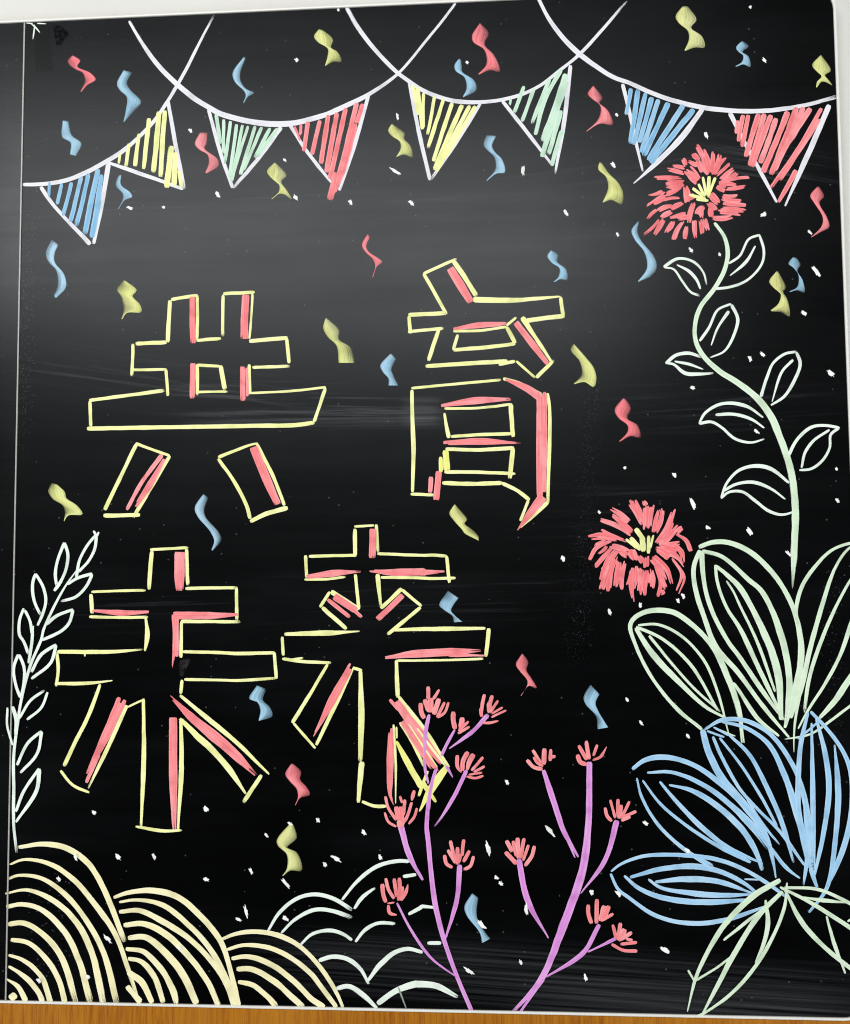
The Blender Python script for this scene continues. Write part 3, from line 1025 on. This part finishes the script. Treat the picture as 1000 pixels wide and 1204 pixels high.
# ------------------------------------------------------------------ pink branches
draw("""
# branch_drawing m 1 | mauve branch drawing crossing the fourth character, topped with coral blossoms
C3 93,850 85,970 C4 90,120 120,400 160,570 220,740 290,905 w18:22:24:20:18
P 382,235 358,350 348,520 w24:26:20
P 348,540 355,620 378,715 w24:20:14
P 560,340 520,410 465,520 w14:20:22
P 430,610 405,690 380,830 374,900 w20:22:30
P 500,590 545,670 w24:10
P 790,235 690,345 520,472 w30:28:10
P 640,620 560,790 470,940 C4 120,68 w26:26:12
C4 235,240 220,400 170,572 w22:20:9
B4 885,40 930,200 990,310 w28:24:12
W 205,340 300,520 430,700 600,828 w14:18:10
> blossom r
P 375,42 375,130 w28
P 350,130 380,215 w36
P 322,155 330,220 350,262 w30
P 392,120 388,220 w40
P 452,62 410,130 w18:22
P 452,125 415,235 w34
P 490,150 436,255 w20
P 516,150 490,220 440,256 w18
> blossom r
P 550,215 548,270 562,335 w32
P 612,255 598,330 w36
P 655,282 585,350 w18
P 662,318 580,366 w18
P 620,290 592,340 w26
> blossom r
P 765,95 752,150 738,240 w24
P 735,190 745,250 w22
P 818,103 790,195 w28
P 858,138 805,220 w18
P 890,185 812,232 w15
P 915,205 812,254 w15
P 748,292 800,292 862,278 w16:20:14
P 795,150 800,225 w32
> blossom r
P 575,515 580,600 605,635 w26:26:12
P 650,492 615,560 612,625 w30
P 690,508 660,560 645,620 w38:34:20
P 755,528 675,622 w20
P 765,592 690,632 w18
P 748,636 655,652 w15
P 757,658 700,674 640,662 w18
> blossom r
P 80,800 100,880 155,965 w22
P 180,798 195,845 w20
P 215,822 205,930 w24
P 278,758 262,830 w22:26:16
P 262,840 230,940 205,985 w20
P 298,880 280,940 240,990 w18
P 75,910 100,975 155,1010 w18
P 152,870 170,960 w32
P 185,870 195,1000 w40
P 180,960 185,1020 w50
> blossom r
W 133,178 150,250 188,312 w22
W 110,215 118,290 135,335 w26
W 188,180 205,300 w26
W 220,175 225,250 215,325 w26
W 243,232 235,325 w20
W 278,218 265,270 240,318 w8:22:14
W 145,342 190,336 w12
W 150,352 160,405 205,418 w18:24:12
> blossom r
C4 192,130 212,222 w16
C4 165,195 175,235 202,252 w16
C4 180,172 215,232 w16
C4 225,160 222,238 w18
C4 252,125 245,200 w15
C4 278,175 250,228 w16
C4 296,200 282,245 250,262 w16
C4 240,190 228,232 w18
# branch_drawing m 1 | thick mauve branch drawing with six coral blossoms rising from the rim
C3 820,675 815,960 C4 790,260 700,520 600,760 470,910 w26:28:34:36:30:14
C4 615,755 560,830 505,910 w14:10
C3 612,712 680,920 C4 700,80 770,205 w18:26:24:10
C4 690,60 755,208 w14:8
C4 945,40 890,220 780,372 w26:22:7
C4 500,215 540,400 635,572 w26:26:7
C4 865,510 790,640 620,750 w20:22:8
C4 945,570 810,635 w16:8
> blossom r
C4 445,130 470,182 w20
C4 440,182 492,238 w20
C4 475,132 492,205 w18
C4 495,118 500,212 w20
C4 525,120 510,212 w16
C4 545,150 520,222 w13
C4 572,155 560,200 528,246 w16
> blossom r
Q 220,185 265,232 322,245 w24
Q 258,120 315,208 w20
Q 265,165 290,205 328,225 w18
Q 335,110 330,215 w30
Q 377,115 372,192 w22
Q 408,160 362,172 w22
> blossom r
Q 558,90 612,185 w24
Q 550,150 570,200 612,215 w28
Q 608,60 628,182 w26
Q 680,85 655,160 w18
Q 742,98 700,165 648,186 w6:18:18
> blossom r
Q 730,495 745,550 775,585 w22
Q 765,445 798,565 w18
Q 815,440 815,565 w22
Q 838,478 822,568 w22
Q 892,455 835,565 w22
Q 935,520 832,562 w20
Q 897,556 835,582 w18
> blossom r
C4 815,420 815,460 830,505 w19
C4 853,395 852,505 w18
C4 890,425 872,495 w26
C4 908,425 880,490 w22
C4 928,460 875,492 w14
> blossom r
C4 925,510 942,575 w15
C4 960,502 948,575 w17
C4 980,530 950,582 w26
D4 12,545 -45,580 w17
D4 35,590 -40,598 w14
C4 920,598 970,625 1036,630 w15
C4 985,575 1015,580 w12
""")

# ------------------------------------------------------------------ blossom on its stem, lone blossom
draw("""
# blossom_drawing y 0 z=70 | coral blossom with a yellow heart on top of the long winding stem
F1 545,345 578,505 w28
F1 600,340 592,510 w34
F1 650,350 590,520 w34:26:16
F1 508,405 562,512 w32
F1 460,440 555,512 w32
F1 432,495 570,532 w30
F1 490,535 595,545 w26
> petal R * z=0
F1 500,70 560,190 w36
F1 560,110 600,290 w46
F1 630,130 608,300 w38
F1 680,150 630,320 w38
F1 742,182 640,322 w32
F1 772,228 660,330 w30
F1 800,268 690,360 w34
F1 828,310 705,385 w36
F1 938,350 760,380 w26
F1 828,405 700,405 w30
F1 895,430 740,452 w34
F1 838,495 715,495 w32
F1 870,540 710,520 w36
F1 908,587 715,570 w36
F1 888,637 690,615 w38
F1 862,667 690,645 w36
F1 800,688 630,697 w34
F1 460,150 505,205 w44
F1 385,185 412,245 w38
F1 292,245 390,265 w32
F1 258,290 390,322 w30
F1 425,218 510,250 w36
F1 490,200 545,310 w40
F1 540,190 592,325 w44
F1 390,300 495,385 w56
F1 420,330 490,405 w40
F1 440,255 520,355 w20
F1 160,360 370,358 w32
F1 235,395 380,395 w38
F1 240,432 390,412 w36
F1 240,500 370,432 w38
F1 88,497 205,458 w26
F1 80,580 230,472 w22
F1 135,572 245,518 w42
F1 215,545 352,525 w24
F1 160,625 285,580 w34
F1 285,620 385,568 w40
F1 75,697 155,618 w26
F1 190,680 282,630 w40
F1 268,682 402,642 w28
F1 330,692 430,670 w32
F1 50,822 180,700 w22
F1 135,825 212,700 w38
F1 245,812 308,718 w38
F1 295,872 370,720 w38:36:20
F1 390,866 405,760 w40
F1 478,860 470,710 w38
F1 550,818 530,700 w36
F1 600,792 570,690 w34
F1 440,730 478,560 w36
F1 505,660 560,590 w56
F1 545,690 540,610 w34
F1 608,680 600,600 w44
F1 660,430 725,472 w44
F1 620,480 690,560 w56
F1 600,560 665,620 w46
F1 410,420 425,555 w54
F1 690,380 720,440 w48
F1 440,490 450,540 w40
> stem g | long pale green winding stem
D1 385,85 430,150 445,220 430,300 380,390 325,460 298,540 300,620 330,680 400,750 500,815 580,880 640,960 D2 680,130 730,280 750,450 745,650 738,815 w16:20:20:20:22:26:32:30:32:32:30:8
> leaf p
D1 155,285 220,248 290,262 335,310 350,365 w14:12:8
D1 158,288 200,295 240,350 280,400 322,415 w8:11:12
D1 215,275 270,305 305,345 322,385 w8:15:10
> leaf p
D1 450,270 500,235 540,160 590,140 w11
D1 588,140 608,210 600,270 540,340 460,375 390,385 w12:12:13
D1 570,190 530,260 455,325 w8:14:7
> leaf p
D1 318,620 360,560 400,480 460,452 w14:12:11
D1 462,455 490,520 470,600 430,665 365,695 w16:13:9
D1 450,485 400,560 370,640 w14:11:6
> leaf p
D1 165,722 210,685 270,675 325,692 w14:16:12
D1 170,720 200,725 250,765 310,770 380,765 w11:18:10
D1 205,712 270,725 335,748 w9:13:6
> leaf p
D1 595,872 620,790 650,720 700,680 755,668 w16:13:11
D1 755,670 772,720 750,790 700,870 640,910 w14:14:11
D1 740,705 690,760 645,895 w14:12:6
> leaf p
D2 315,70 345,20 420,-20 530,-8 605,42 w10:13:16:10
D2 315,70 370,62 420,90 480,140 550,155 610,140 w14:12:13:8
D2 390,30 470,28 550,50 610,90 w12:15:9
> leaf p
D2 720,215 760,140 820,88 880,78 950,90 w16:14:12
D2 948,90 910,120 905,180 870,240 820,275 768,280 w12:13:10
D2 905,98 830,150 795,200 778,270 w11:14:10
> leaf p
D2 415,405 440,340 490,285 560,262 640,275 722,338 w11:13:18:12
D2 415,408 450,380 510,378 570,420 630,465 690,482 745,468 w10:13:16:9
D2 425,375 480,345 560,335 640,365 705,412 w11:16:9
# blossom_drawing y 0 z=70 | stemless coral blossom with a yellow heart floating beside the speckled column
F2 480,310 555,410 w48
F2 400,400 500,480 w28
F2 440,385 525,490 w46
F2 535,380 548,505 w54
F2 592,370 590,520 w36
F2 632,365 605,480 w20
> petal R * z=0
F2 270,150 420,260 w40
F2 290,190 460,330 w40
F2 188,245 330,295 440,370 w36
F2 195,320 390,405 w30
F2 85,375 300,385 w44
F2 145,440 250,392 w20
F2 90,570 150,470 270,412 w34
F2 175,525 245,460 w26
F2 145,637 290,475 w36
F2 195,655 330,490 w36
F2 432,75 500,170 w22
F2 430,110 530,280 w40
F2 482,70 540,240 w48
F2 560,75 575,115 w38
F2 580,120 580,305 w56
F2 615,130 590,310 w40
F2 670,155 630,342 w36
F2 715,160 660,350 w38
F2 815,148 680,405 w42
F2 795,260 680,445 w50
F2 870,295 820,345 w38
F2 835,280 710,440 w36
F2 940,502 900,410 820,358 w34
F2 892,592 870,500 790,440 w36
F2 850,420 680,452 w42
F2 882,605 820,530 650,475 w42
F2 825,832 870,690 790,560 w34
F2 795,772 750,650 640,540 w38
F2 742,737 690,640 620,560 w38
F2 670,882 690,760 640,610 w38
F2 742,802 700,700 w36
F2 630,812 625,660 w36
F2 560,872 580,660 w58
F2 595,770 585,680 w36
F2 452,895 440,780 460,640 w42
F2 500,832 515,640 w48
F2 420,780 450,660 w32
F2 365,822 400,600 w42
F2 320,802 350,590 w46
F2 250,837 310,570 w42
F2 208,822 250,700 300,560 w48
F2 188,742 240,610 330,500 w42
F2 285,450 440,500 w44
F2 350,485 420,535 w44
F2 440,485 470,575 w70
F2 500,540 540,600 w50
F2 590,540 580,632 w42
F2 710,450 820,480 w60
F2 660,500 760,560 w60
F2 690,850 725,830 w30
""")

# ------------------------------------------------------------------ big foliage
draw("""
# foliage_drawing g 0 | tall pale green striped leaves fanning out below the winding stem
D2 320,642 292,720 300,820 338,940 D3 390,150 500,282 V 130,1010 280,1190 w22:26:26:26:22:14
D2 327,645 338,780 368,900 D3 440,120 V 0,735 110,900 250,1090 w26:22:22:24:16
D2 390,708 400,790 440,900 V 0,570 90,760 240,1070 w16:18:24:22:14
D2 440,780 472,830 V 0,440 100,650 200,930 w10:14:18:12
D2 392,712 440,752 V 0,340 120,560 210,800 236,1090 w18:28:36:38:24
D2 330,645 420,672 540,775 V 130,370 230,600 280,850 262,1120 w20:22:28:34:34:24
D2 315,628 380,605 460,610 560,660 660,760 740,900 V 345,640 340,800 300,980 255,1135 w22:28:26:26:26:34:34:18
D3 470,318 V 0,930 100,1080 222,1182 w16:22:14
> leaf g
D3 330,530 220,440 100,290 30,150 5,60 30,20 100,-8 200,0 290,60 380,160 440,280 490,420 520,590 w18:20:18:18:26:28:24:30:30:8
D3 30,70 100,180 230,320 350,430 440,480 w22:32:22:12
D3 32,65 150,120 280,240 400,442 w16:17:14
D3 40,58 130,55 240,110 340,220 400,360 450,550 w12:15:15:14:7
D3 90,105 200,240 300,350 412,448 w16:14:12
D3 380,520 480,560 w8
D3 500,500 510,590 w8
> leaf g
V 700,85 626,90 520,130 420,230 350,340 320,460 330,560 w18:20:24:28:22
V 700,80 615,122 540,230 470,430 400,680 350,900 290,1080 w12:18:28:30:32:34:20
V 700,200 626,300 530,480 440,700 390,870 365,1050 w16:18:24:26:22
V 690,400 626,560 570,720 480,890 390,1030 330,1140 w30:30:24:20:12
V 680,780 626,850 540,980 450,1080 w40:40:36:24
V 690,965 626,1010 520,1090 400,1170 250,1200 w16:18:18:14:8
V 350,900 315,1080 306,1200 D3 745,632 w22:18:6
# foliage_drawing b 1 | sky blue striped leaves fanned over the tall green leaves
U 365,138 440,98 540,100 640,150 710,230 770,340 800,440 825,600 832,720 w14:22:22:22:24:30:24:18
U 440,105 540,130 640,200 710,330 760,480 800,640 832,760 w14:20:26:30:34:24:18
U 355,140 380,230 440,350 540,470 630,600 660,700 675,785 w30:32:38:42:30:22:8
U 400,170 440,260 520,400 600,490 690,580 800,730 w16:18:16:16:20:12
U 430,175 520,290 610,430 680,560 w12:15:15:12
U 470,160 560,250 640,400 700,540 752,718 w14:22:26:24:14
U 405,130 470,165 w11
U 375,145 450,172 w11
U 550,440 610,540 690,640 w14:14:9
U 650,650 720,740 780,787 w16:18:9
U 825,740 855,830 w22:16
U 800,430 822,600 825,700 w20:44:20
> leaf b
U 50,312 110,270 200,260 320,295 430,370 540,470 620,580 w20:28:26:28:30:30
U 115,327 220,325 350,375 470,460 580,570 645,660 w12:20:24:28:36:22
U 210,380 310,405 430,480 540,590 600,700 615,752 w12:26:30:30:20
U 170,365 240,450 370,580 480,660 618,722 w14:22:26:22:10
U 95,360 170,460 290,560 430,650 565,717 w11:15:17:18:16
U 70,350 90,430 160,550 270,655 400,738 w10:15:17:20:28
> leaf b
U -42,757 0,725 100,690 250,685 420,705 540,750 640,810 725,870 w12:18:20:22:20:20:14
U 40,782 180,745 330,735 440,760 540,810 592,852 w16:26:28:24:16
U 150,802 280,790 420,800 582,854 w16:32:26:10
U 120,790 170,825 300,850 430,860 578,856 w14:20:28:24:10
U 15,775 80,830 200,875 380,890 555,880 w16:24:28:28:18
C4 915,280 950,350 D4 0,390 100,460 200,495 320,505 450,485 612,430 w14:18:22:24:24:14
D4 520,305 585,308 w9
> leaf b
U 815,65 785,190 772,350 772,480 800,640 818,740 w14:24:26:30:34:16
U 800,560 812,680 795,818 w30:26:12
U 830,110 835,400 840,745 w12:26:20
U 850,90 890,250 905,400 880,600 842,775 w14:26:28:24:14
U 930,205 945,400 935,600 895,830 818,935 w10:30:26:22:14
U 825,60 900,140 970,240 1003,340 1003,500 970,650 895,828 w16:18:24:28:28:18
U 770,180 860,105 w12
# foliage_drawing g 2 | drooping pale green leaves below the sky blue leaves
D4 682,308 560,380 430,510 350,640 300,750 262,902 w26:30:28:24:18:8
D4 692,360 590,460 480,630 390,800 325,922 w20:28:28:24:12
D4 615,398 625,500 605,600 568,682 w13:26:22:8
D4 712,320 700,430 640,580 560,710 450,830 332,915 w10:20:20:20:18:12
D4 490,630 400,700 300,762 w9:13:12
D4 265,715 296,768 w11
D4 425,580 500,520 600,440 w13:18:10
D4 300,927 348,905 w14
> leaf g
D4 700,342 850,350 950,390 1060,450 w15:18:20
D4 680,340 800,400 900,460 1060,565 w14:22:24
D4 780,385 880,400 985,410 w9:22:9
D4 700,350 780,500 880,610 1060,755 w14:26:24:18
D4 890,470 920,580 975,730 w12:20:11
D4 985,495 1010,480 w12
""")

# ------------------------------------------------------------------ loose white dabs
DABS = """
A0 862,592 985,880 740,938 588,940
B0 420,272 62,880 366,725 415,893 663,915 875,528 866,775 938,917 608,45
C0 267,283 15,918 520,770 945,520 928,745 712,958
D0 612,273 350,613 548,32
D1 608,47 280,208 410,228 818,128 845,305 790,493 547,698 603,680 910,765 287,830
C1 715,43 948,138
D2 205,303 285,430 355,540 543,560 720,658 575,105 935,275 940,418 245,850 220,870 50,890
C2 980,270 865,470 700,680 912,920
A3 425,905 932,890
B3 10,890 515,940 390,955
C3 448,768 990,395
D3 55,500 265,560 75,955
A4 538,205 700,203 935,305 270,303 180,765 400,745 490,575 812,615 345,205
B4 283,108 597,213 548,240 723,95 797,208 213,270 370,325 190,450 157,488 370,485
C4 643,88 362,163 400,298 420,325 535,440 277,720 510,680 803,750 830,363 950,370 333,510
D4 165,625 262,175
"""
LONG = {('A4', 490, 575), ('C4', 277, 720), ('C4', 333, 510), ('D1', 910, 765), ('D4', 165, 625), ('B4', 597, 213), ('C4', 643, 88), ('C4', 362, 163),
        ('B4', 370, 325), ('B4', 190, 450), ('D2', 285, 430), ('D2', 543, 560), ('C4', 535, 440), ('D1', 845, 305), ('C0', 520, 770), ('B0', 866, 775)}
TINY = {('B0', 608, 45), ('D0', 548, 32), ('C0', 267, 283), ('D2', 935, 275), ('A0', 740, 938), ('C0', 945, 520), ('D1', 410, 228), ('C2', 980, 270), ('C2', 865, 470), ('B0', 366, 725)}
def dab(tile, u, v):
    t = TILES[tile]
    cx, cy = t[0] + u * t[2], t[1] + v * t[2]
    big = (tile, u, v)
    if big in LONG: a, b = rng.uniform(6.0, 8.5), rng.uniform(2.0, 2.7)
    elif big in TINY: a, b = rng.uniform(1.9, 2.5), rng.uniform(1.5, 2.0)
    else: a, b = rng.uniform(2.9, 4.6), rng.uniform(1.7, 2.5)
    ang = math.radians(rng.gauss(52, 18))
    if big == ('D1', 910, 765): ang = math.radians(35)
    if big == ('D1', 608, 47): ang = math.radians(-35)
    if big == ('C0', 520, 770): ang = math.radians(90)
    n = 16
    rad = [1 + rng.uniform(-0.38, 0.28) for _ in range(n)]
    vts = []; cov = []; uvs = []
    for ring, hz in ((1.0, 0.0), (0.72, 0.00022), (0.0, 0.0003)):
        for k in range(n):
            th = 2 * math.pi * k / n
            e = abs(math.cos(th)) ** 0.8 * (1 if math.cos(th) > 0 else -1); g = math.sin(th)
            x, y = e * a * rad[k] * ring, g * b * rad[k] * ring
            x, y = x * math.cos(ang) - y * math.sin(ang), x * math.sin(ang) + y * math.cos(ang)
            X, Z = px(cx + x, cy + y)
            vts.append((X, -(0.0014 + hz) if tile in ('A4', 'D4', 'C4', 'D2') else -(0.00015 + hz), Z)); cov.append(1.0 if ring < 1 else 0.45); uvs.append((e * 0.01 + u, g * 0.003 + v))
            if ring == 0.0: break
    f = [(k, (k + 1) % n, n + (k + 1) % n, n + k) for k in range(n)] + [(n + k, n + (k + 1) % n, 2 * n) for k in range(n)]
    f = [q[::-1] for q in f]
    mesh_obj('chalk_dab', vts, f, CH['s'], board, cov, uvs, True)
    # crumbs thrown off beside some dabs
for ln in DABS.strip().splitlines():
    tk = ln.split()
    for q in tk[1:]:
        a, b = q.split(','); dab(tk[0], int(a), int(b))

# ------------------------------------------------------------------ marks left on the coating
def patch(name, pts, mat, label, level=0.0001, soft=True):
    gx = [px(*p) for p in pts]
    cx = sum(p[0] for p in gx) / len(gx); cz = sum(p[1] for p in gx) / len(gx)
    v = [(x, -level, z) for x, z in gx] + [(cx + (x - cx) * 0.8, -level, cz + (z - cz) * 0.8) for x, z in gx] + [(cx, -level, cz)]
    n = len(gx)
    f = [(k, (k + 1) % n, n + (k + 1) % n, n + k) for k in range(n)] + [(n + k, n + (k + 1) % n, 2 * n) for k in range(n)]
    o = mesh_obj(name, v, f, mat, board, [0.0 if soft else 0.9] * n + [1.0] * (n + 1))
    o['label'] = label
    return o
def tile_pts(tile, s):
    return parse([tile] + s.split())[0]
M_RES = residue_material('tape_glue', (40, 42, 40), 0.36, 0.66, 0.42, 420.0)
M_RES2 = residue_material('tape_glue_dark', (8, 9, 16), 0.34, 0.60, 0.75, 190.0)
M_RES3 = residue_material('wipe_mark', (66, 66, 66), 0.35, 0.75, 0.7, 160.0)
patch('tape_residue', tile_pts('A0', '160,112 195,108 228,108 234,200 240,320 205,324 162,322 158,220'), M_RES, 'dark grey rectangle of old tape glue in the board corner', soft=False)
patch('glue_smear', tile_pts('A0', '238,115 262,110 288,118 318,155 296,178 278,210 255,205 244,160'), M_RES2, 'black glue smear beside the tape residue')
patch('wipe_mark', tile_pts('A3', '812,215 845,205 868,212 850,245 828,290 814,292 808,250'), M_RES3, 'small grey wipe mark breaking an upright of the third character')
draw("""
# torn_thread p 0 | pale frayed thread at the old tape residue
A0 140,106 160,122 182,148 w5:7:4
# torn_thread p 0 | pale frayed thread at the old tape residue
A0 158,112 156,135 150,178 w5:7:4
# torn_thread p 0 | pale frayed thread at the old tape residue
A0 120,104 150,107 w5:4
# torn_thread p 0 | pale frayed thread at the old tape residue
A0 170,106 210,108 w6:4
""")
